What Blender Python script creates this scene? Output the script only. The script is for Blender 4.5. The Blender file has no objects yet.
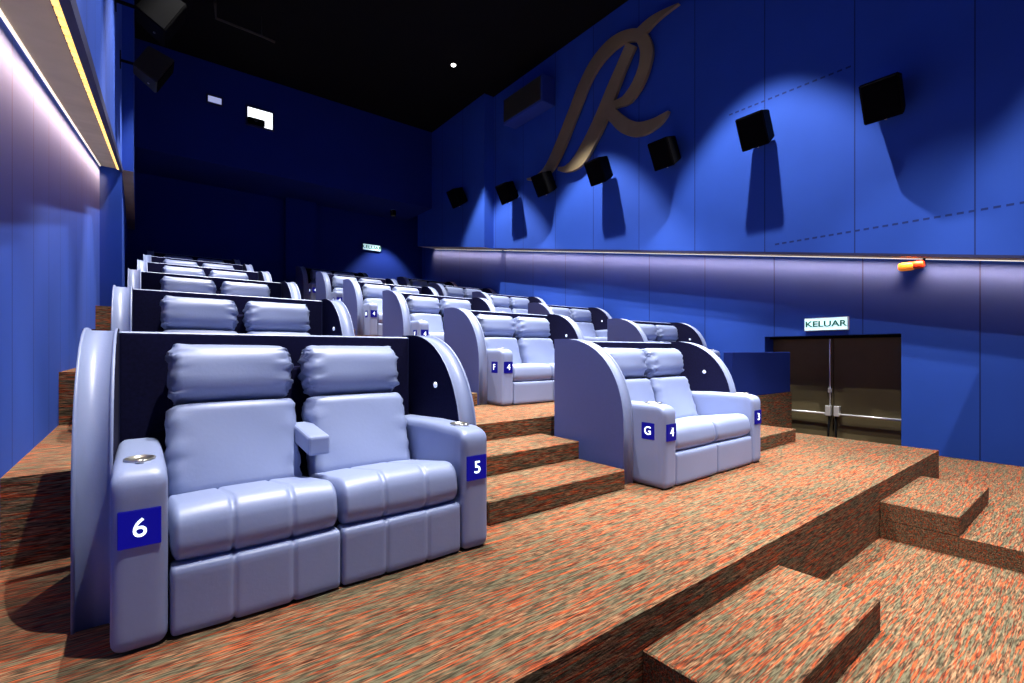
import bpy, bmesh, math, random
from mathutils import Vector, Matrix
random.seed(7)
SC = bpy.context.scene
COL = SC.collection
R = math.radians

# ------------------------------------------------------------------ camera, world, lamps, exposure
F = 476.0; HOR = 352.0; CAM_Z = 1.0
cam = bpy.data.cameras.new('camera'); cam.sensor_width = 36; cam.lens = F/1024*36
cam.shift_y = (HOR-341.5)/1024; cam.clip_start = 0.02
camo = bpy.data.objects.new('camera', cam); COL.objects.link(camo)
camo.location = (0, 0, CAM_Z); camo.rotation_euler = (R(90), 0, -math.asin(.617))
SC.camera = camo

w = bpy.data.worlds.new('world'); SC.world = w; w.use_nodes = True
w.node_tree.nodes['Background'].inputs[0].default_value = (.16, .32, 1.0, 1)
w.node_tree.nodes['Background'].inputs[1].default_value = .30

SC.view_settings.view_transform = 'Standard'; SC.view_settings.look = 'None'
SC.view_settings.exposure = 0.0; SC.view_settings.gamma = 1; SC.view_settings.use_curve_mapping = False

CEIL = 7.8
XL, XLU = -0.5, -0.22        # left wall: lower (recessed) face and upper face
XR, XRU = 7.77, 7.45         # right wall: lower and upper
PITCH, RISE = 2.03, 0.42
NT = 6
YBACK = 15.0
TIER_Y = [1.13 + PITCH*k for k in range(NT)]

DOWN = []                    # ceiling downlights: x, y, watts, half angle
for i, y in enumerate((-1.1, 3.3, 6.7, 9.7)):
    DOWN.append((5.85, y, 2500, 32))
    DOWN.append((1.45, max(y, .7), 2500, 32))
for y, p in ((-1.1, 900), (1.2, 1500), (4.9, 1900)):  # added middle line of fill lamps, out of view
    DOWN.append((3.65, y, p, 27))
for y in (1.1, 5.0, 7.2):  # added inner line to brighten the lower right wall, out of view
    DOWN.append((5.2, y, 1150, 29))
for i, (x, y, p, ang) in enumerate(DOWN):
    L = bpy.data.lights.new('downlight_lamp', 'SPOT'); L.energy = p; L.spot_size = R(2*ang)
    L.spot_blend = .3; L.shadow_soft_size = .045; L.color = (1, .97, .93)
    o = bpy.data.objects.new('downlight_lamp', L); COL.objects.link(o); o.location = (x, y, CEIL-.10)

def sofL(y): return 1.88+.21*y
def sofR(y): return 1.90+.18*y
def cove_lamp(x, y0, y1, zf, p, col=(1, .93, .85), size=.03, tilt=0):
    z0, z1 = zf(y0), zf(y1)
    ln = math.hypot(y1-y0, z1-z0)
    L = bpy.data.lights.new('cove_lamp', 'AREA'); L.shape = 'RECTANGLE'; L.size = size; L.size_y = ln
    L.energy = p*ln; L.color = col; L.spread = R(85)
    o = bpy.data.objects.new('cove_lamp', L); COL.objects.link(o)
    o.location = (x, (y0+y1)/2, (z0+z1)/2-.035); o.rotation_euler = (Matrix.Rotation(math.atan2(z1-z0, y1-y0), 3, 'X') @ Matrix.Rotation(R(tilt), 3, 'Y')).to_euler()
cove_lamp(XL+.13, -2.0, 10.1, sofL, 24.0, (1, .33, .085), .03, 40)
cove_lamp(XR-.16, -2.0, 10.2, sofR, 9, (1, .34, .12), .02, -46)
cove_lamp(XR-.16, 10.35, 14.1, sofR, 9, (1, .34, .12), .02, -46)

# ------------------------------------------------------------------ materials
def srgb(r, g, b):
    f = lambda c: (c/255/12.92) if c/255 <= .04045 else ((c/255+.055)/1.055)**2.4
    return (f(r), f(g), f(b), 1)
def mat(name, col, rough=.6, metal=0, spec=.5, emit=None, estr=0, noise=None, bump=None, sheen=0):
    m = bpy.data.materials.new(name); m.use_nodes = True
    nt = m.node_tree; b = nt.nodes['Principled BSDF']
    b.inputs['Base Color'].default_value = (*col[:3], 1); b.inputs['Roughness'].default_value = rough
    b.inputs['Metallic'].default_value = metal; b.inputs['Specular IOR Level'].default_value = spec
    if sheen: b.inputs['Sheen Weight'].default_value = sheen
    if emit:
        b.inputs['Emission Color'].default_value = (*emit[:3], 1); b.inputs['Emission Strength'].default_value = estr
    tc = nt.nodes.new('ShaderNodeTexCoord')
    if noise:
        sc, amt = noise
        n = nt.nodes.new('ShaderNodeTexNoise'); n.inputs['Scale'].default_value = sc; n.inputs['Detail'].default_value = 4
        nt.links.new(tc.outputs['Object'], n.inputs['Vector'])
        mx = nt.nodes.new('ShaderNodeMix'); mx.data_type = 'RGBA'
        mx.inputs[6].default_value = (*[c*(1-amt) for c in col[:3]], 1)
        mx.inputs[7].default_value = (*[min(1, c*(1+amt)) for c in col[:3]], 1)
        nt.links.new(n.outputs['Fac'], mx.inputs[0]); nt.links.new(mx.outputs[2], b.inputs['Base Color'])
    if bump:
        sc, st, dist = bump
        n = nt.nodes.new('ShaderNodeTexNoise'); n.inputs['Scale'].default_value = sc; n.inputs['Detail'].default_value = 5
        nt.links.new(tc.outputs['Object'], n.inputs['Vector'])
        bp = nt.nodes.new('ShaderNodeBump'); bp.inputs['Strength'].default_value = st; bp.inputs['Distance'].default_value = dist
        nt.links.new(n.outputs['Fac'], bp.inputs['Height']); nt.links.new(bp.outputs['Normal'], b.inputs['Normal'])
    return m
LEATHER = mat('pale_blue_leather', (.235, .285, .47), .42, noise=(3, .07), bump=(60, .12, .004))
SHELLOUT = mat('slate_blue_leather', (.06, .08, .25), .55, noise=(40, .08))
SHELLIN = mat('navy_felt', (.007, .007, .032), 1.0, spec=.1, noise=(60, .5))
DARKBASE = mat('dark_plinth', (.01, .01, .02), .8)
METAL = mat('brushed_metal', (.75, .72, .62), .3, metal=1)
CHROME = mat('bright_steel', (.9, .9, .88), .25, metal=.6, noise=(8, .1))
PANELBLUE = mat('blue_backlit_panel', (.0, .0, .02), .5, spec=.15, emit=(.003, .003, .22), estr=1.0, noise=(20, .1))
DIGIT = mat('white_backlit_digit', (.9, .95, 1), .4, emit=(.75, .9, 1), estr=1.6)
DOT = mat('reading_light_lens', (.8, .85, 1), .3, emit=(.5, .6, .9), estr=.6)
BLACK = mat('black_ceiling_paint', (.004, .004, .005), .9, spec=.1, noise=(2, .3))
SPK = mat('black_speaker_vinyl', (.002, .002, .003), .8, spec=.08)
GRILLE = mat('black_speaker_cloth', (.002, .002, .003), 1, spec=.03, noise=(80, .4))
GOLD = mat('brushed_bronze', (.34, .26, .15), .45, metal=.45, noise=(2.5, .25), bump=(90, .05, .002))
DOORM = mat('dark_olive_door', (.11, .088, .045), .5, spec=.2, noise=(5, .15))
LED = mat('warm_led_strip', (1, .8, .4), .5, emit=(1, .60, .14), estr=1.6)
LEDW = mat('white_led_strip', (1, .95, .85), .5, emit=(1, .93, .82), estr=1.0)
SOFFIT = mat('warm_tinted_soffit', (.42, .35, .25), .8, noise=(4, .2))  # beige warmed in the colour to stand in for the yellow LED glow
LIP = mat('navy_edge_trim', (.008, .010, .07), .7)
LAMPLENS = mat('downlight_lens', (1, 1, 1), .5, emit=(1, .96, .9), estr=12)
SIGNW = mat('lit_sign_face', (.6, .9, .9), .5, emit=(.62, .95, .98), estr=.95)
SIGNG = mat('dark_green_letters', (.01, .12, .08), .6)
WINW = mat('lit_booth_glass', (.9, .95, 1), .3, emit=(.9, .95, 1), estr=1.8)
WINDIM = mat('dim_booth_glass', (.5, .55, .8), .3, emit=(.45, .5, .85), estr=.7)
ORANGE = mat('amber_lens', (.85, .30, .03), .25, emit=(1, .35, .04), estr=.25)
REDD = mat('dark_red_plastic', (.35, .03, .01), .35)
GREYOL = mat('dusty_black_steel', (.022, .02, .013), .7, noise=(6, .3))

def wall_mat(name, col, axis=1, period=1.15, off=.0, rows=()):
    """blue acoustic cloth panels with dark vertical seams (and horizontal joints)"""
    m = mat(name, col, .85, spec=.25, noise=(1.6, .10), bump=(70, .15, .004), sheen=0)
    nt = m.node_tree; b = nt.nodes['Principled BSDF']
    base = b.inputs['Base Color'].links[0].from_socket
    g = nt.nodes.new('ShaderNodeNewGeometry'); s = nt.nodes.new('ShaderNodeSeparateXYZ')
    nt.links.new(g.outputs['Position'], s.inputs[0])
    def M(op, a, bb=None, c=None):
        n = nt.nodes.new('ShaderNodeMath'); n.operation = op
        for i, v in enumerate((a, bb, c)):
            if v is None: continue
            if isinstance(v, (int, float)): n.inputs[i].default_value = v
            else: nt.links.new(v, n.inputs[i])
        return n.outputs[0]
    v = M('ADD', s.outputs[axis], off+100*period)
    line = M('LESS_THAN', M('MODULO', v, period), .014)
    for (z, a0, a1) in rows:
        near = M('LESS_THAN', M('ABSOLUTE', M('SUBTRACT', s.outputs[2], z)), .013)
        # the joint strip is stapled: short dashes
        dash = M('LESS_THAN', M('MODULO', M('ADD', s.outputs[axis], 50), .10), .06)
        rng = M('MULTIPLY', M('GREATER_THAN', s.outputs[axis], a0), M('LESS_THAN', s.outputs[axis], a1))
        line = M('MAXIMUM', line, M('MULTIPLY', M('MULTIPLY', near, dash), rng))
    mx = nt.nodes.new('ShaderNodeMix'); mx.data_type = 'RGBA'
    nt.links.new(M('MULTIPLY', line, .72), mx.inputs[0]); nt.links.new(base, mx.inputs[6])
    mx.inputs[7].default_value = (.003, .006, .05, 1)
    nt.links.new(mx.outputs[2], b.inputs['Base Color'])
    return m
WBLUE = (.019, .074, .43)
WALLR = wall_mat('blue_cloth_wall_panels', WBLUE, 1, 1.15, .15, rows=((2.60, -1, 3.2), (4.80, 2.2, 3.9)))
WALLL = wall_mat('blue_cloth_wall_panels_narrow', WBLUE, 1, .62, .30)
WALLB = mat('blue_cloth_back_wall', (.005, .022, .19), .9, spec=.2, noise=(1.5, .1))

def carpet_mat():
    m = bpy.data.materials.new('rust_and_olive_woven_carpet'); m.use_nodes = True
    nt = m.node_tree; b = nt.nodes['Principled BSDF']; b.inputs['Roughness'].default_value = .95
    b.inputs['Specular IOR Level'].default_value = .1
    g = nt.nodes.new('ShaderNodeNewGeometry')
    def noise(sx, sy, sz, detail=2, off=0, rough=.5):
        mp = nt.nodes.new('ShaderNodeMapping'); mp.inputs['Scale'].default_value = (sx, sy, sz)
        mp.inputs['Location'].default_value = (off, off*1.7, off*.6)
        nt.links.new(g.outputs['Position'], mp.inputs[0])
        n = nt.nodes.new('ShaderNodeTexNoise'); n.inputs['Scale'].default_value = 1; n.inputs['Detail'].default_value = detail
        n.inputs['Roughness'].default_value = rough
        nt.links.new(mp.outputs[0], n.inputs['Vector']); return n.outputs['Fac']
    def ramp(fac, stops, interp='LINEAR'):
        r = nt.nodes.new('ShaderNodeValToRGB'); r.color_ramp.interpolation = interp
        e = r.color_ramp.elements
        e[0].position, e[0].color = stops[0][0], (*stops[0][1], 1)
        e[1].position, e[1].color = stops[-1][0], (*stops[-1][1], 1)
        for p, c in stops[1:-1]:
            k = e.new(p); k.color = (*c, 1)
        nt.links.new(fac, r.inputs[0]); return r.outputs[0]
    def mix(f, a, bb):
        mx = nt.nodes.new('ShaderNodeMix'); mx.data_type = 'RGBA'
        nt.links.new(f, mx.inputs[0]); nt.links.new(a, mx.inputs[6]); nt.links.new(bb, mx.inputs[7]); return mx.outputs[2]
    c1 = ramp(noise(16, 165, 165, 2), [(.34, (.025, .015, .009)), (.44, (.085, .046, .025)), (.54, (.150, .078, .040)), (.66, (.25, .14, .075))])
    c2 = ramp(noise(13, 150, 150, 2, 9.3), [(.34, (.03, .014, .009)), (.50, (.17, .034, .014)), (.64, (.34, .075, .025))])
    c3 = ramp(noise(16, 160, 160, 2, 4.1), [(.36, (.030, .024, .014)), (.62, (.115, .098, .058))])
    f1 = ramp(noise(7, 100, 100, 1, 2.2), [(.50, (0, 0, 0)), (.56, (1, 1, 1))])
    f2 = ramp(noise(5, 75, 75, 1, 7.7), [(.50, (0, 0, 0)), (.57, (1, 1, 1))])
    col = mix(f2, mix(f1, c1, c2), c3)
    big = ramp(noise(.7, 1.6, 1.6, 2, 3), [(.3, (1.05, 1.05, 1.05)), (.7, (1.3, 1.3, 1.3))])
    mm = nt.nodes.new('ShaderNodeMix'); mm.data_type = 'RGBA'; mm.blend_type = 'MULTIPLY'; mm.inputs[0].default_value = 1
    nt.links.new(col, mm.inputs[6]); nt.links.new(big, mm.inputs[7])
    nt.links.new(mm.outputs[2], b.inputs['Base Color'])
    bp = nt.nodes.new('ShaderNodeBump'); bp.inputs['Strength'].default_value = .5; bp.inputs['Distance'].default_value = .006
    nt.links.new(noise(60, 110, 110, 1, 1), bp.inputs['Height']); nt.links.new(bp.outputs['Normal'], b.inputs['Normal'])
    return m
CARPET = carpet_mat()

# ------------------------------------------------------------------ helpers
def obj(name, mesh, m, parent=None, loc=(0, 0, 0), rot=(0, 0, 0), smooth=False):
    if isinstance(mesh, bmesh.types.BMesh):
        me = bpy.data.meshes.new(name); bmesh.ops.recalc_face_normals(mesh, faces=mesh.faces); mesh.to_mesh(me); mesh.free()
    else: me = mesh
    if m is not None and len(me.materials) == 0:
        for q in (m if isinstance(m, (list, tuple)) else (m,)): me.materials.append(q)
    if smooth:
        for p in me.polygons: p.use_smooth = True
    o = bpy.data.objects.new(name, me); COL.objects.link(o)
    o.location = loc; o.rotation_euler = rot
    if parent: o.parent = parent
    return o
def tag(o, label=None, cat=None, group=None, kind=None):
    if label: o['label'] = label
    if cat: o['category'] = cat
    if group: o['group'] = group
    if kind: o['kind'] = kind
    return o
def thing(name, label, cat, loc=(0, 0, 0), rot=(0, 0, 0), group=None):
    o = bpy.data.objects.new(name, None); COL.objects.link(o); o.empty_display_size = .1
    o.location = loc; o.rotation_euler = rot
    return tag(o, label, cat, group)
def box(bm, x0, x1, y0, y1, z0, z1, bevel=0, seg=2):
    vs = [bm.verts.new(p) for p in ((x0,y0,z0),(x1,y0,z0),(x1,y1,z0),(x0,y1,z0),(x0,y0,z1),(x1,y0,z1),(x1,y1,z1),(x0,y1,z1))]
    fs = [bm.faces.new([vs[i] for i in q]) for q in ((0,3,2,1),(4,5,6,7),(0,1,5,4),(1,2,6,5),(2,3,7,6),(3,0,4,7))]
    if bevel:
        es = list({e for f in fs for e in f.edges})
        bmesh.ops.bevel(bm, geom=es, offset=bevel, segments=seg, affect='EDGES', profile=.5)
    return fs
def prism(bm, pts, a0, a1, axis='x'):
    """polygon pts in the other two axes extruded a0..a1 along axis"""
    def P(u, v, a):
        return {'x': (a, u, v), 'y': (u, a, v), 'z': (u, v, a)}[axis]
    A = [bm.verts.new(P(u, v, a0)) for u, v in pts]; B = [bm.verts.new(P(u, v, a1)) for u, v in pts]
    fa = bm.faces.new(A); fb = bm.faces.new(B[::-1]); n = len(pts)
    side = [bm.faces.new((A[i], A[(i+1) % n], B[(i+1) % n], B[i])) for i in range(n)]
    return fa, fb, side
def tube(bm, pts, r, n=10):
    pts = [Vector(p) for p in pts]; rings = []
    for i, p in enumerate(pts):
        d = (pts[min(i+1, len(pts)-1)]-pts[max(i-1, 0)]).normalized()
        u = d.orthogonal().normalized() if i == 0 else (u-d*u.dot(d)).normalized(); v = d.cross(u)
        rings.append([bm.verts.new(p+(u*math.cos(2*math.pi*k/n)+v*math.sin(2*math.pi*k/n))*r) for k in range(n)])
    for a, b in zip(rings, rings[1:]):
        for k in range(n): bm.faces.new((a[k], a[(k+1) % n], b[(k+1) % n], b[k]))
    bm.faces.new(rings[0][::-1]); bm.faces.new(rings[-1])
def lathe(bm, prof, n=24, cx=0, cy=0):
    rings = [[bm.verts.new((cx+r*math.cos(2*math.pi*k/n), cy+r*math.sin(2*math.pi*k/n), z)) for k in range(n)] for r, z in prof]
    for a, b in zip(rings, rings[1:]):
        for k in range(n): bm.faces.new((a[k], a[(k+1) % n], b[(k+1) % n], b[k]))
    bm.faces.new(rings[0][::-1]); bm.faces.new(rings[-1])
def puffy(w, d, h, r, nx=30, ny=10, nz=10, fn=None):
    """rounded upholstered block centred on x,y,z=0; fn(p, n) -> displaced p"""
    bm = bmesh.new(); cache = {}
    rx, ry, rz = r if isinstance(r, tuple) else (r, r, r)
    def V(i, j, k):
        key = (i, j, k)
        if key in cache: return cache[key]
        def g(t, n):                       # denser near the ends
            s = t/n; return .5-.5*math.cos(math.pi*s) if n > 6 else s
        p = Vector(((g(i, nx)-.5)*w, (g(j, ny)-.5)*d, (g(k, nz)-.5)*h))
        c = Vector((max(-w/2+rx, min(w/2-rx, p.x)), max(-d/2+ry, min(d/2-ry, p.y)), max(-h/2+rz, min(h/2-rz, p.z))))
        q = p-c; q = Vector((q.x/rx, q.y/ry, q.z/rz))
        n_ = q.normalized() if q.length > 1e-9 else Vector((0, 0, 0))
        if q.length > 1e-9:
            p = c+Vector((n_.x*rx, n_.y*ry, n_.z*rz))
        if fn: p = fn(p, n_)
        cache[key] = bm.verts.new(p); return cache[key]
    for i in range(nx):
        for j in range(ny):
            bm.faces.new((V(i,j,0),V(i,j+1,0),V(i+1,j+1,0),V(i+1,j,0))); bm.faces.new((V(i,j,nz),V(i+1,j,nz),V(i+1,j+1,nz),V(i,j+1,nz)))
    for i in range(nx):
        for k in range(nz):
            bm.faces.new((V(i,0,k),V(i+1,0,k),V(i+1,0,k+1),V(i,0,k+1))); bm.faces.new((V(i,ny,k),V(i,ny,k+1),V(i+1,ny,k+1),V(i+1,ny,k)))
    for j in range(ny):
        for k in range(nz):
            bm.faces.new((V(0,j,k),V(0,j,k+1),V(0,j+1,k+1),V(0,j+1,k))); bm.faces.new((V(nx,j,k),V(nx,j+1,k),V(nx,j+1,k+1),V(nx,j,k+1)))
    return bm
_FONT = {}
def text_mesh(s, size, ext=.003, bold=.0):
    key = (s, size, ext, bold)
    if key in _FONT: return _FONT[key]
    cu = bpy.data.curves.new('txt', 'FONT'); cu.body = s; cu.size = size; cu.extrude = ext; cu.offset = bold
    cu.align_x = 'CENTER'; cu.align_y = 'CENTER'; cu.resolution_u = 4
    t = bpy.data.objects.new('txt', cu); COL.objects.link(t)
    dg = bpy.context.evaluated_depsgraph_get(); dg.update()
    me = bpy.data.meshes.new_from_object(t.evaluated_get(dg)); me.materials.clear()
    bpy.data.objects.remove(t); _FONT[key] = me; return me
def ray(px, py):
    r = (px-512)/F; u = (HOR-py)/F
    return Vector((.787*r+.617, -.617*r+.788, u))
def on_x(px, py, X): d = ray(px, py); s = X/d.x; return (X, d.y*s, CAM_Z+d.z*s)
def on_y(px, py, Y): d = ray(px, py); s = Y/d.y; return (d.x*s, Y, CAM_Z+d.z*s)

# ------------------------------------------------------------------ setting: floor tiers, steps
def struct(name, bm, m, label=None):
    o = obj(name, bm, m); tag(o, label, None, None, 'structure'); return o
bm = bmesh.new(); box(bm, XL-.3, 4.46, -7, 1.13, -1.1, -.42); struct('floor', bm, CARPET)
bm = bmesh.new(); prism(bm, [(4.46, -7), (7.95, -7), (7.95, 1.45), (6.4, 1.45), (6.4, 1.13), (4.46, 1.13)], -1.1, -.28, 'z'); struct('floor', bm, CARPET)
bm = bmesh.new(); box(bm, 6.4, 8.3, 1.45, 3.6, -1.1, -.84); struct('floor', bm, CARPET)
# tier 0
bm = bmesh.new()
prism(bm, [(XL-.1, 1.13), (6.40, 1.13), (6.42, 2.95), (5.76, 2.95), (5.76, 3.16), (XL-.1, 3.16)], -1.1, 0, 'z'); struct('floor_tier', bm, CARPET)
for k in range(1, NT):
    y0 = TIER_Y[k]; y1 = TIER_Y[k+1] if k+1 < NT else YBACK+.1
    bm = bmesh.new()
    if k == 1:
        pts = [(XL-.1, y0), (5.80, y0), (5.80, 2.95), (7.50, 2.95), (7.50, 3.5), (XR+.1, 3.5), (XR+.1, y1), (XL-.1, y1)]
        prism(bm, pts, -1.1, RISE*k, 'z')
    else:
        box(bm, XL-.1, XR+.1, y0, y1, -1.1, RISE*k)
    struct('floor_tier', bm, CARPET)
def step(x0, x1, y0, y1, z0, z1):
    bm = bmesh.new(); box(bm, x0, x1, y0, y1, z0, z1, .006, 1); struct('carpeted_step', bm, CARPET)
step(1.52, 2.70, .68, 1.13, -.42, -.14); step(1.52, 2.70, .23, .68, -.42, -.28)
step(4.46, 5.66, .68, 1.13, -.28, -.14)
for k in range(NT-1):
    for x0, x1 in ((1.58+.07*k, 2.80+.07*k), (4.66+.07*k, 5.78)):
        y0 = 2.23+PITCH*k; yy = TIER_Y[k+1]
        step(x0, x1, y0, yy, RISE*k, RISE*k+.14); step(x0, x1, y0+.46, yy, RISE*k+.14, RISE*k+.28)
# parapet in front of the right-hand block
bm = bmesh.new(); box(bm, 5.80, 7.48, 2.96, 3.08, .42, 1.0, .006, 1); struct('parapet_wall', bm, WALLB)

# ------------------------------------------------------------------ walls
# left: recessed lower wall, upper wall with soffit
bm = bmesh.new(); box(bm, XL-.15, XL, -7, 10.2, -1.1, CEIL); struct('wall_left', bm, WALLL)
bm = bmesh.new(); box(bm, XL-.15, XLU, 10.2, YBACK, -1.1, CEIL); struct('wall_left', bm, WALLL)
def upper(name, xa, xb, y0, y1, zf, wm, facing):
    """solid upper wall whose sloping underside is the soffit"""
    bm = bmesh.new()
    a, b2, side = prism(bm, [(y0, zf(y0)), (y1, zf(y1)), (y1, CEIL), (y0, CEIL)], xa, xb, 'x')
    o = None
    side[0].material_index = 1
    struct(name, bm, [wm, SOFFIT])
upper('wall_left', XL+.001, XLU, -7, 10.2, sofL, WALLL, 1)
upper('wall_left', XLU+.001, -.07, 10.2, YBACK, lambda y: sofL(10.2), WALLL, 1)
bm = bmesh.new()      # right lower wall with the door opening (y 1.74..3.45, z < 1.24)
box(bm, XR, XR+.45, -7, 1.74, -1.1, CEIL); box(bm, XR, XR+.45, 3.45, 10.3, -1.1, CEIL); box(bm, XR, XR+.45, 1.74, 3.45, 1.24, CEIL)
struct('wall_right', bm, WALLR)
bm = bmesh.new(); box(bm, XR, XR+.45, 10.3, YBACK, -1.1, CEIL); struct('wall_right', bm, WALLR)
upper('wall_right', XRU, XR-.001, -7, 10.3, sofR, WALLR, -1)
upper('wall_right', 7.15, XR-.001, 10.3, 14.1, sofR, WALLR, -1)
# back wall with flat pilaster, projection booth, ceiling
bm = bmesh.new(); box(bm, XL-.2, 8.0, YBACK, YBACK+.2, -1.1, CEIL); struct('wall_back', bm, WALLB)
p0 = on_y(286, 250, YBACK-.25); p1 = on_y(317, 250, YBACK-.25)
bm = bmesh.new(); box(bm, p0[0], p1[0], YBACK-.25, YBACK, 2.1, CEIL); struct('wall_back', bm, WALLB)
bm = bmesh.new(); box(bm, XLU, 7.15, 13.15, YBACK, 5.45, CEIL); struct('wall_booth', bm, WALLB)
bm = bmesh.new(); box(bm, XL-.2, 8.3, -7, YBACK+.2, CEIL, CEIL+.2); struct('ceiling', bm, BLACK)
# edge trims and LED strips
def strip(name, x0, x1, y0, y1, zf, dz0, dz1, m):
    bm = bmesh.new(); prism(bm, [(y0, zf(y0)+dz0), (y1, zf(y1)+dz0), (y1, zf(y1)+dz1), (y0, zf(y0)+dz1)], x0, x1, 'x'); return struct(name, bm, m)
strip('trim_1', XLU-.025, XLU+.012, -7, 10.2, sofL, -.05, .03, LIP)
strip('trim_2', XRU-.012, XRU+.02, -7, 10.3, sofR, -.012, .02, LIP)
def led(name, label, x0, x1, y0, y1, zf, dz0, dz1, m):
    o = strip(name, x0, x1, y0, y1, zf, dz0, dz1, m); o['kind'] = 'thing'; tag(o, label, 'light strip', 'cove light strips'); return o
# a chain of small warm modules inside the left lip
t = thing('led_strip', 'warm yellow light strip inside the lip of the left cove', 'light strip')
bm = bmesh.new(); y = 1.0
while y < 10.1:
    z = sofL(y); a = math.atan(.21)
    b0 = len(bm.verts); box(bm, XLU-.060, XLU-.034, y, y+.085, z-.022, z-.004)
    for v in list(bm.verts)[b0:]: v.co.z += (v.co.y-y)*.21
    y += .125
obj('light_modules', bm, LED, t)['kind'] = 'stuff'
strip_o = strip('light_channel', XLU-.068, XLU-.026, -2, 10.15, sofL, -.006, .0, GREYOL); strip_o.parent = t
for k in ('kind',):
    if k in strip_o: del strip_o[k]
led('led_strip', 'white light strip where the left wall meets its soffit', XL+.004, XL+.018, -2, 10.15, sofL, -.012, -.002, LEDW)
led('led_strip', 'thin light strip along the cove over the exit doors', XR-.016, XR-.004, -2, 10.25, sofR, -.010, -.002, LEDW)
led('led_strip', 'short light strip in the cove beyond the right wall corner', XR-.016, XR-.004, 10.35, 14.05, sofR, -.010, -.002, LEDW)

# ------------------------------------------------------------------ exit doors
def door_leaf(y0, y1, hinge_hi):
    bm = bmesh.new(); box(bm, 0, .05, y0+.004, y1-.004, -.84, 1.20, .004, 1)
    d = obj('door_1', bm, DOORM, None, (8.07, 0, 0)); d['kind'] = 'structure'
    bm = bmesh.new()
    zb = .09
    tube(bm, [(-.06, y0+.06, zb), (-.06, y1-.07, zb)], .016, 8)
    obj('push_bar', bm, CHROME, d, smooth=True)
    for yy in (y0+.05, y1-.06):
        bm = bmesh.new(); box(bm, -.085, 0, yy-.035, yy+.035, zb-.03, zb+.12, .008, 2); obj('bar_mount', bm, CHROME, d)
    return d
d1 = door_leaf(1.70, 2.60, True); d1.name = 'door_1'
d2 = door_leaf(2.60, 3.50, False); d2.name = 'door_2'
bm = bmesh.new(); tube(bm, [(-.02, 2.64, .20), (-.02, 2.64, 1.19)], .010, 8); obj('vertical_rod', bm, CHROME, d2)
bm = bmesh.new(); box(bm, -.04, 0, 2.615, 2.665, .40, .47, .006, 1); obj('rod_guide', bm, CHROME, d2)
bm = bmesh.new(); tube(bm, [(-.05, 2.56, .06), (-.06, 2.55, -.25), (-.05, 2.60, -.42), (-.06, 2.65, -.25), (-.05, 2.64, .06)], .014, 8)
tag(obj('padlock_chain', bm, SPK, None, (8.07, 0, 0), smooth=True), 'dark chain loop hanging between the two exit door push bars', 'chain')
bm = bmesh.new(); box(bm, 7.96, 8.2, 1.6, 1.70, -.84, 1.24); box(bm, 7.96, 8.2, 3.50, 3.6, -.84, 1.24); box(bm, 7.96, 8.2, 1.70, 3.50, 1.20, 1.26); struct('trim_3', bm, SPK)
bm = bmesh.new(); box(bm, 8.12, 8.30, 1.6, 3.6, -.84, 1.26); struct('wall_right', bm, SPK)

# exit signs
def exit_sign(name, label, loc, rot, wd, ht, text, ts):
    t = thing(name, label, 'sign', loc, rot)
    bm = bmesh.new(); box(bm, -wd/2-.012, wd/2+.012, 0, .05, -ht/2-.012, ht/2+.012, .006, 1); obj('housing', bm, mat('sign_housing', (.5, .6, .7), .5), t)
    bm = bmesh.new(); box(bm, -wd/2, wd/2, -.006, .001, -ht/2, ht/2); obj('lit_face', bm, SIGNW, t)
    if text:
        o = obj('lettering', text_mesh(text, ts, .002, .003), SIGNG, t, (0, -.009, 0), (R(90), 0, 0)); o.scale = (1.25, 1, 1)
    return t
sc_ = on_x(826, 324, XR-.05)
exit_sign('exit_sign', 'lit white KELUAR exit sign on the blue wall above the black doors', (XR-.05, sc_[1], sc_[2]), (0, 0, R(-90)), .53, .165, 'KELUAR', .115)
sb = on_y(372, 247.5, YBACK-.06)
exit_sign('exit_sign', 'small lit exit sign far back on the dark rear wall', (sb[0], YBACK-.06, sb[2]), (0, 0, 0), .56, .17, 'KELUAR', .15)

# orange fitting in the cove over the exit
oc = on_x(912, 266, XR-.08)
t = thing('warning_lamp', 'small orange and red lamp fixed in the cove over the exit doors', 'lamp', oc, (0, 0, R(-90))); t.scale = (.8, .8, .9)
bm = puffy(.22, .12, .12, .05, 12, 8, 8); obj('amber_lens', bm, ORANGE, t, (-.06, 0, 0), smooth=True)
bm = puffy(.15, .13, .11, .035, 10, 8, 8); obj('red_housing', bm, REDD, t, (.09, 0, .01), smooth=True)
bm = bmesh.new(); tube(bm, [(.14, 0, .04), (.16, .02, .10)], .018, 8); obj('bracket', bm, SPK, t)

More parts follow.
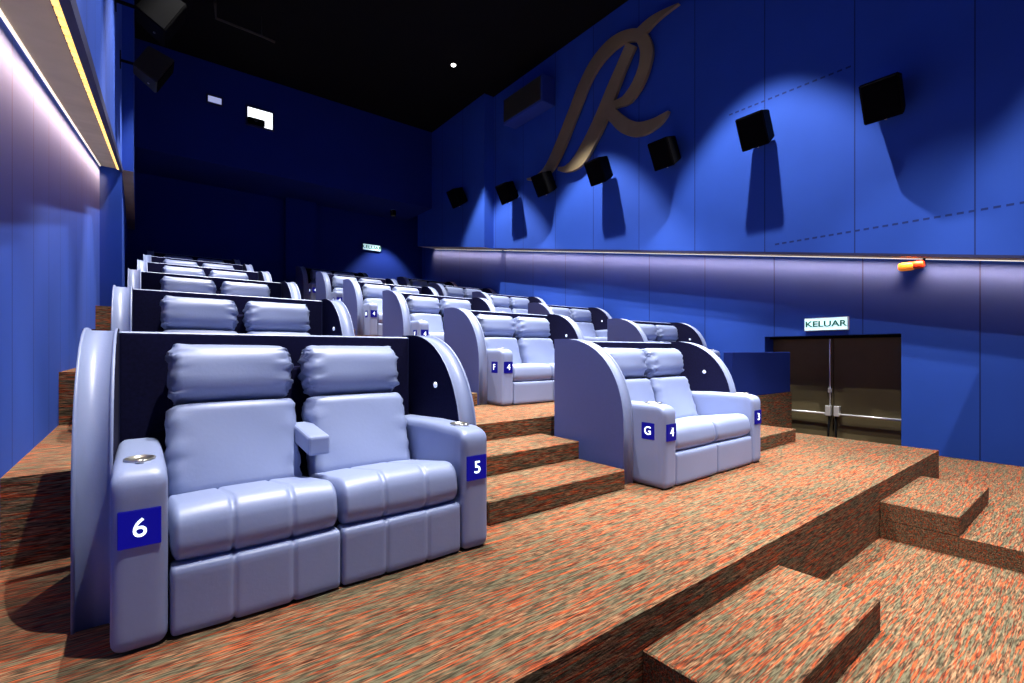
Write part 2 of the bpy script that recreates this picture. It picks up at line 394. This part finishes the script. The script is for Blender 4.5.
# ------------------------------------------------------------------ seats
W2, AW, SW = .750, .155, .865
ARM_H = .61
def arm_fn(p, n):
    y = p.y+.425; z = p.z+ARM_H/2
    if z > .40:
        f = (z-.40)/(ARM_H-.40)
        drop = 0
        if y < .11: drop += .055*(1-math.sqrt(max(0, 1-((.11-y)/.11)**2)))
        drop += .02*max(0, (y-.45)/.4)
        p.z -= drop*f
    # the front panel seam
    k = math.exp(-((y-.055)/.008)**2)
    if abs(n.x) > .9 or n.length < .1: p.x -= math.copysign(.004*k, p.x)
    return p
def cush_fn(seams, bulge_y=.0, bulge_z=.0, w=.58, d=.5, h=.2, depth=.010, wr=0, seed=0):
    rnd = random.Random(seed); ph = [rnd.uniform(0, 6.28) for _ in range(8)]
    def fn(p, n):
        u = p.x/(w/2)
        q = p.copy()
        b = (1-min(1, abs(u))**2.4)
        q.y *= 1+bulge_y*b/d*2; q.z *= 1+bulge_z*b/h*2
        for s in seams:
            k = depth*math.exp(-((p.x-s)/.007)**2)
            q.y -= math.copysign(k, p.y) if abs(p.y) > d*.3 else 0
            q.z -= math.copysign(k, p.z) if abs(p.z) > h*.3 else 0
        if wr:
            e = max(0, (abs(u)-.62)/.38)
            s = math.sin(p.z/h*22+ph[0]+1.7*u)*.6+math.sin(p.z/h*37+ph[1])*.4
            s += .5*math.sin(p.z/h*61+ph[4]); q.x += math.copysign(wr*e*s, p.x); q.y += wr*.9*e*s
            q.z += wr*.5*e*math.sin(p.y/d*14+ph[2]+u*5)
            q += Vector((0, 1, .4))*wr*.25*math.sin(p.x*9+ph[3]+p.z*13)
        return q
    return fn
MESH = {}
def cached(name, builder, mats, smooth=True):
    if name not in MESH:
        bm = builder(); me = bpy.data.meshes.new(name)
        bmesh.ops.recalc_face_normals(bm, faces=bm.faces); bm.to_mesh(me); bm.free()
        for q in (mats if isinstance(mats, (list, tuple)) else (mats,)): me.materials.append(q)
        if smooth:
            for p in me.polygons: p.use_smooth = True
        MESH[name] = me
    return MESH[name]
def side_panel_bm():
    """quarter-round privacy wing: yz outline extruded along x, 0..T"""
    T = .115; yf, yb, zt = .29, 1.02, 1.10
    out = [(yb, 0), (yf, 0), (yf, .42)]
    n = 18; cy, cz = yb-.09, .42
    for i in range(1, n+1):
        a = math.pi/2*i/n; ex = 2/2.25
        out.append((cy-(cy-yf)*max(0, math.cos(a))**ex, cz+(zt-cz)*math.sin(a)**ex))
    out.append((yb, zt))
    bm = bmesh.new(); a, b2, side = prism(bm, out, 0, T, 'x')
    bm.normal_update()
    es = [e for e in bm.edges if any(f in (a, b2) for f in e.link_faces)]
    bmesh.ops.bevel(bm, geom=es, offset=.012, segments=3, affect='EDGES')
    for f in bm.faces:
        if len(f.verts) > 10: f.material_index = 1 if f.calc_center_median().x > T/2 else 0
        else: f.material_index = 2
    SM = [f for f in bm.faces if len(f.verts) <= 10]
    for f in SM: f.smooth = True
    return bm
def back_panel_bm():
    bm = bmesh.new(); box(bm, -SW+.11, SW-.11, .93, 1.018, 0, 1.10, .016, 3)
    bm.normal_update()
    for f in bm.faces:
        c = f.calc_center_median()
        if f.normal.y < -.9: f.material_index = 1
        elif f.normal.z > .3: f.material_index = 2
    return bm
def seat_bm(seams):
    return puffy(.588, .60, .195, (.030, .085, .075), 100 if seams else 40, 16, 14, cush_fn(seams, .0, .012, .588, .60, .195, .009))
def foot_bm(seams):
    return puffy(.588, .10, .245, (.018, .024, .022), 100 if seams else 40, 8, 14, cush_fn(seams, .008, .0, .588, .10, .245, .007))
def back_bm(seed):
    return puffy(.545, .17, .44, (.05, .06, .045), 40, 10, 22, cush_fn([], .03, .0, .545, .17, .44, 0, .010, seed))
def head_bm(seed):
    return puffy(.525, .20, .285, (.045, .095, .11), 44, 14, 20, cush_fn([], .022, .0, .525, .20, .285, 0, .017, seed))
def tray_bm():
    bm = bmesh.new(); lathe(bm, [(.048, 0), (.055, .004), (.055, .011), (.043, .013), (.040, .006), (.010, .005)], 20)
    for v in bm.verts: v.co.y *= 1.35
    bmesh.ops.scale(bm, vec=(.85, .85, .9), verts=bm.verts); b = len(bm.verts)
    box(bm, -.012, .012, -.075, -.045, .003, .016, .003, 1)
    return bm
def make_sofa(label, loc, left_no, right_no, letter, middle_arm=False, three=False, group=None, col=0):
    t = thing('recliner_sofa', label, 'recliner sofa', loc, (0, 0, 0), group)
    # wings and back of the shell
    me = cached('wing', side_panel_bm, [SHELLOUT, SHELLIN, LEATHER], False)
    a = obj('wing_panel', me, None, t, (-SW, 0, 0)); b = obj('wing_panel', me, None, t, (SW, 0, 0)); b.scale = (-1, 1, 1)
    obj('back_panel', cached('backp', back_panel_bm, [SHELLOUT, SHELLIN, LEATHER], False), None, t)
    for o_, s in ((b, 1),):
        def rl():
            bm = bmesh.new(); lathe(bm, [(.018, 0), (.018, .006), (.012, .010), (.002, .012)], 14)
            bmesh.ops.rotate(bm, cent=(0, 0, 0), matrix=Matrix.Rotation(R(90), 3, 'Y'), verts=bm.verts); return bm
        obj('reading_light', cached('rlight', rl, DOT), None, o_, (.115, .56, .80))
    def base():
        bm = bmesh.new(); box(bm, -W2+AW-.01, W2-AW+.01, .10, .93, .02, .31); return bm
    obj('plinth', cached('base', base, DARKBASE, False), None, t)
    for s, no in ((-1, left_no), (1, right_no)):
        me = cached('arm', lambda: puffy(AW, .85, ARM_H, (.036, .030, .040), 12, 36, 22, arm_fn), LEATHER)
        arm = obj('armrest', me, None, t, (s*(W2-AW/2), .425, ARM_H/2+.004))
        obj('metal_cup_plate', cached('tray', tray_bm, METAL, True), None, arm, (0, -.265, ARM_H/2-.004))
        def pan():
            bm = bmesh.new(); box(bm, -.058, .058, -.004, .012, -.062, .062, .004, 2); return bm
        P = cached('panel', pan, PANELBLUE, False)
        pn = obj('number_panel', P, None, t, (s*(W2-AW/2), -.002, .415)); tag(pn, 'glowing blue seat number panel')
        if no:
            d = obj('seat_number', text_mesh(no, .088, .002, .0), DIGIT, pn, (0, -.007, 0), (R(90), 0, 0))
        if (s == -1 and col == 1) and letter:
            pn = obj('number_panel', P, None, t, (-W2+.002, .145, .415), (0, 0, R(-90))); tag(pn, 'glowing blue row letter panel')
            obj('row_letter', text_mesh(letter, .088, .002, .0), DIGIT, pn, (0, -.007, 0), (R(90), 0, 0))
    seams = [-.10, .105] if three else []
    tg = 'A' if three else 'B'
    for s in (-1, 1):
        cx = s*.296
        obj('seat_cushion', cached('seat'+tg, lambda: seat_bm(seams), LEATHER), None, t, (cx, .315, .310), (R(-9), 0, 0))
        obj('footrest', cached('foot'+tg, lambda: foot_bm(seams), LEATHER), None, t, (cx, .060, .128), (R(0), 0, 0))
        obj('backrest', cached('back%d' % s, lambda: back_bm(3+s), LEATHER), None, t, (s*.302, .650, .535), (R(-19), 0, 0))
        obj('headrest', cached('head%d' % s, lambda: head_bm(5+s), LEATHER), None, t, (s*.302, .765, .893), (R(-12), 0, 0))
    if middle_arm:
        def ma():
            bm = bmesh.new(); box(bm, -.05, .05, .33, .66, .51, .60, .012, 2)
            for v in bm.verts: v.co.z += (v.co.y-.33)*.10
            return bm
        obj('middle_armrest', cached('mid', ma, LEATHER, False), None, t)
    def fr():
        bm = bmesh.new(); box(bm, -.56, .56, .865, .925, .30, .92, .02, 2); return bm
    obj('back_frame', cached('fr', fr, SHELLIN, False), None, t)
    return t
LET = 'GFEDCB'
ORD = ['front', 'second', 'third', 'fourth', 'fifth', 'sixth']
for k in range(NT):
    y, z = 2.01+PITCH*k, RISE*k
    if k == 0:
        make_sofa('pale blue two-seat recliner nearest the left wall, number panels 6 and 5', (.675, y, z), '6', '5', 'G', True, True, 'recliner sofas in tiered rows', 0)
        make_sofa('pale blue two-seat recliner beside the carpeted steps, panels G, 4 and 3', (3.72, y, z), '4', '3', 'G', False, False, 'recliner sofas in tiered rows', 1)
        continue
    g = 'recliner sofas in tiered rows'
    make_sofa('two-seat recliner along the left wall, %s row up from the front' % ORD[k], (.685+[0, .025, .085, .163, .24, .32][k], y, z), '6', '5', LET[k], True, True, g, 0)
    make_sofa('two-seat recliner between the two aisles, %s row up from the front' % ORD[k], (3.72+.07*k, y, z), '4', '3', LET[k], False, False, g, 1)
    make_sofa('two-seat recliner along the right wall, %s row up from the front' % ORD[k], (6.785+min(.10, .04*(k-1)), y, z), '2', '1', LET[k], False, False, g, 2)

# ------------------------------------------------------------------ speakers
def speaker(label, loc, yaw, pitch, cm=SPK, w_=.40, h_=.48, d_=.34, group='wall speakers', side=1, back=.3):
    t = thing('wall_speaker', label, 'speaker', loc, (0, 0, yaw), group)
    M3 = Matrix.Rotation(pitch, 4, 'X')
    bm = bmesh.new()
    fs = box(bm, -w_/2, w_/2, -d_/2, d_/2, -h_/2, h_/2)
    for v in bm.verts:
        if v.co.y > 0: v.co.x *= .78; v.co.z *= .82
    bmesh.ops.bevel(bm, geom=list(bm.edges), offset=.012, segments=2, affect='EDGES')
    bmesh.ops.transform(bm, matrix=M3, verts=bm.verts); obj('cabinet', bm, cm, t)
    bm = bmesh.new(); box(bm, -w_/2+.02, w_/2-.02, -d_/2-.012, -d_/2, -h_/2+.02, h_/2-.02, .006, 1)
    bmesh.ops.transform(bm, matrix=M3, verts=bm.verts); obj('grille', bm, GRILLE, t)
    bm = bmesh.new(); tube(bm, [(0, d_*.35, -.02), (0, back, -.02)], .022, 8); obj('bracket_arm', bm, SPK, t)
    bm = bmesh.new(); box(bm, -.07, .07, back-.012, back, -.12, .10, .004, 1); obj('mounting_plate', bm, SPK, t)
    bm = bmesh.new(); lathe(bm, [(.012, 0), (.012, .01), (.004, .014)], 10)
    bmesh.ops.transform(bm, matrix=M3 @ Matrix.Translation((.0, -d_*.2, -h_/2-.012)), verts=bm.verts); obj('badge', bm, METAL, t)
    return t
NM = ['lowest in the line, nearest the front of the hall', 'largest fully seen, over the exit doors', 'second from the exit doors, above a downward shadow', 'beside the tail of the bronze R',
      'below the curved leg of the bronze R', 'at the foot of the bronze R', 'next to the wall corner', 'beyond the wall corner']
SPX = [(1100, 145), (885, 97), (757, 129), (666, 152), (600, 170), (545, 183), (508, 192), (458, 197)]
for i, (px, py) in enumerate(SPX):
    X = 7.19 if i < 7 else 6.92
    p = on_x(px, py, X)
    speaker('black wall speaker %s' % NM[i], p, R(-90), R(28), back=(XRU if i < 7 else 7.15)-X)
NL = ['high on the left wall at the top of the picture', 'high on the left wall beside the dark rear wall', 'on the left wall lowest and deepest in shadow']
for i, (px, py) in enumerate([(160, 14), (153, 68)]):
    X = .16; d = ray(px, py); yy = [7.3, 9.1, 11.0][i]
    s = yy/d.y; z = CAM_Z+d.z*s; X = d.x*s
    speaker('dusty black speaker %s' % NL[i], (X, yy, z), R(90), R(28), back=X-XLU, group='left wall speakers', cm=SPK if i == 0 else GREYOL)
# tall box high on the right wall
q = on_x(505, 125, 7.05)
t = thing('bass_speaker', 'large dark box fixed high on the right wall near the ceiling', 'speaker', (7.05, 7.9, 6.58), (0, 0, 0))
bm = bmesh.new(); box(bm, 0, .39, 0, 1.45, 0, .62, .015, 1); obj('cabinet', bm, mat('blue_painted_box', (.01, .04, .28), .8), t)
bm = bmesh.new(); box(bm, -.02, .0, .05, 1.40, .05, .58, .006, 1); obj('grille', bm, GREYOL, t)

# ------------------------------------------------------------------ bronze R
def stroke(bm, pts, depth):
    """pts: (x, y, width) in the zoomed wall drawing; placed on the wall plane with real thickness"""
    P = [Vector((520+a/3.417, b/3.417)) for a, b, _ in pts]; Wd = [c/3.417 for _, _, c in pts]
    def cr(A, t, i):
        g = lambda j: A[max(0, min(len(A)-1, j))]
        p0, p1, p2, p3 = g(i-1), g(i), g(i+1), g(i+2)
        return .5*((2*p1)+(p2-p0)*t+(2*p0-5*p1+4*p2-p3)*t*t+(3*p1-p0-3*p2+p3)*t*t*t)
    C, D = [], []
    for i in range(len(P)-1):
        for k in range(6): C.append(cr(P, k/6, i)); D.append(cr(Wd, k/6, i))
    C.append(P[-1]); D.append(Wd[-1])
    Lf, Rt = [], []
    for i in range(len(C)):
        d = (C[min(i+1, len(C)-1)]-C[max(i-1, 0)]).normalized(); n = Vector((-d.y, d.x))
        Lf.append(C[i]+n*D[i]/2); Rt.append(C[i]-n*D[i]/2)
    Xf = XRU-.11-depth; Xb = XRU-.05
    def V(p, X):
        a = on_x(p.x, p.y, XRU-.11); return bm.verts.new((X, a[1], a[2]))
    rows = [(V(l, Xf), V(r, Xf), V(r, Xb), V(l, Xb)) for l, r in zip(Lf, Rt)]
    for a, b in zip(rows, rows[1:]):
        for k in range(4): bm.faces.new((a[k], a[(k+1) % 4], b[(k+1) % 4], b[k]))
    bm.faces.new(rows[0]); bm.faces.new(rows[-1][::-1])
bm = bmesh.new()
stroke(bm, [(24, 612, 6), (60, 604, 16), (100, 572, 30), (140, 490, 34), (185, 375, 34), (225, 275, 34), (265, 205, 36), (315, 150, 40), (365, 122, 42), (410, 122, 46), (432, 165, 44), (425, 225, 38), (402, 285, 36), (368, 335, 34), (335, 352, 26), (300, 365, 22)], 0)
stroke(bm, [(130, 576, 12), (160, 576, 24), (200, 548, 40), (240, 480, 42), (280, 395, 42), (315, 305, 38), (350, 220, 34), (380, 150, 34)], .0015)
stroke(bm, [(295, 365, 40), (325, 400, 46), (365, 432, 54), (410, 440, 48), (460, 420, 34), (490, 397, 20), (508, 378, 3)], .003)
stroke(bm, [(395, 125, 30), (425, 95, 32), (455, 66, 26), (495, 38, 16), (543, 10, 3)], .0045)
tag(obj('wall_emblem', bm, GOLD), 'large bronze script letter R mounted high on the blue right wall', 'emblem')

# ------------------------------------------------------------------ ceiling: downlights, conduit
for i, (x, y, p, ang) in enumerate(DOWN):
    row = 'right' if x > 5.5 else 'added inner right' if x > 5 else ('left' if x < 2 else 'added middle')  # middle and inner right lines are added fill lamps with fittings
    t = thing('ceiling_downlight', 'small round ceiling downlight of the %s line, %s' % (row, {-1.1: 'nearest the front of the hall', .7: 'over the front edge of the lowest tier', 1.1: 'over the front floor', 5.0: 'over the second aisle steps', 7.2: 'ahead of the rear speakers', 1.2: 'halfway along its line', 3.3: 'over the front row', 4.9: 'over the third row', 6.7: 'over the fourth row', 9.7: 'nearest the rear wall'}[y]), 'ceiling light', (x, y, CEIL), (0, 0, 0), 'ceiling downlights')
    if (x, y) == (5.85, 9.7): t['label'] = 'single bright round downlight seen in the black ceiling'
    def can():
        bm = bmesh.new(); lathe(bm, [(.085, -.02), (.085, -.001), (.02, -.001)], 20); return bm
    def lens():
        bm = bmesh.new(); lathe(bm, [(.055, -.030), (.055, -.021), (.01, -.021)], 20); return bm
    obj('trim_ring', cached('can', can, SPK), None, t); obj('lens', cached('lens', lens, LAMPLENS), None, t)
p = lambda px, py, z: (lambda d: d*((z-CAM_Z)/d.z)+Vector((0, 0, CAM_Z)))(ray(px, py))
bm = bmesh.new(); tube(bm, [p(215, 2, 7.4), p(216, 18, 7.4), p(262, 36, 7.4), p(275, 42, 7.4)], .022, 8)
for q in ((216, 18), (262, 36)):
    a = p(*q, 7.4); tube(bm, [a, (a.x, a.y, CEIL)], .008, 6)
tag(obj('ceiling_conduit', bm, GREYOL), 'thin bent conduit hung under the black ceiling at the rear left', 'pipe')

# booth windows
def booth_window(n, px0, py0, px1, py1, mt):
    a = on_y(px0, py0, 13.14); b = on_y(px1, py1, 13.14)
    zt = on_y((px0+px1)/2, py0+1, 13.14)[2]; zb = on_y((px0+px1)/2, py1, 13.14)[2]
    bm = bmesh.new(); t_ = .03
    for q in ((a[0]-t_, b[0]+t_, zt, zt+t_), (a[0]-t_, b[0]+t_, zb-t_, zb), (a[0]-t_, a[0], zb, zt), (b[0], b[0]+t_, zb, zt)):
        box(bm, q[0], q[1], 13.10, 13.149, q[2], q[3])
    o = obj('window_%d' % n, bm, LIP); o['kind'] = 'structure'
    bm = bmesh.new(); box(bm, a[0], b[0], 13.128, 13.145, zb, zt); obj('pane', bm, mt, o)
    return o, a[0], b[0], zb, zt
booth_window(1, 208, 96, 221.5, 103.5, WINDIM)
o2, xa, xb, zb, zt = booth_window(2, 247.5, 109, 272.5, 127, WINW)
t = thing('projector', 'dark projector body in the lower left of the bright booth window', 'projector', (xa+(xb-xa)*.30, 13.05, zb))
bm = bmesh.new(); box(bm, -(xb-xa)*.30, (xb-xa)*.36, -.02, .07, 0, (zt-zb)*.36, .01, 1); obj('body', bm, SPK, t)
bm = bmesh.new(); lathe(bm, [(.035, 0), (.04, .05), (.03, .06)], 16); bmesh.ops.rotate(bm, cent=(0, 0, 0), matrix=Matrix.Rotation(R(90), 3, 'X'), verts=bm.verts)
obj('lens', bm, GREYOL, t, (.0, -.02, .09))

# added can light under the booth overhang, brightens the rear wall; lens kept hidden
t = thing('added_can_light', 'added dark can light under the booth overhang to brighten the rear wall', 'ceiling light', (6.3, 14.1, 5.45))
bm = bmesh.new()
prof = [(.09, -.001), (.09, -.16), (.08, -.16), (.08, -.02)]
rings = [[bm.verts.new((r*math.cos(math.pi*k/12), r*math.sin(math.pi*k/12), z)) for k in range(24)] for r, z in prof]
for a, b in zip(rings, rings[1:]):
    for k in range(24): bm.faces.new((a[k], a[(k+1) % 24], b[(k+1) % 24], b[k]))
obj('can', bm, SPK, t)
bm = bmesh.new(); lathe(bm, [(.07, -.03), (.07, -.02), (.01, -.02)], 20); obj('lens', bm, LAMPLENS, t)
L = bpy.data.lights.new('added_booth_lamp', 'SPOT'); L.energy = 420; L.spot_size = R(80); L.spot_blend = .5; L.shadow_soft_size = .05; L.color = (1, .97, .93)
o = bpy.data.objects.new('added_booth_lamp', L); COL.objects.link(o); o.location = (6.3, 14.1, 5.27); o.rotation_euler = (R(8), 0, 0)
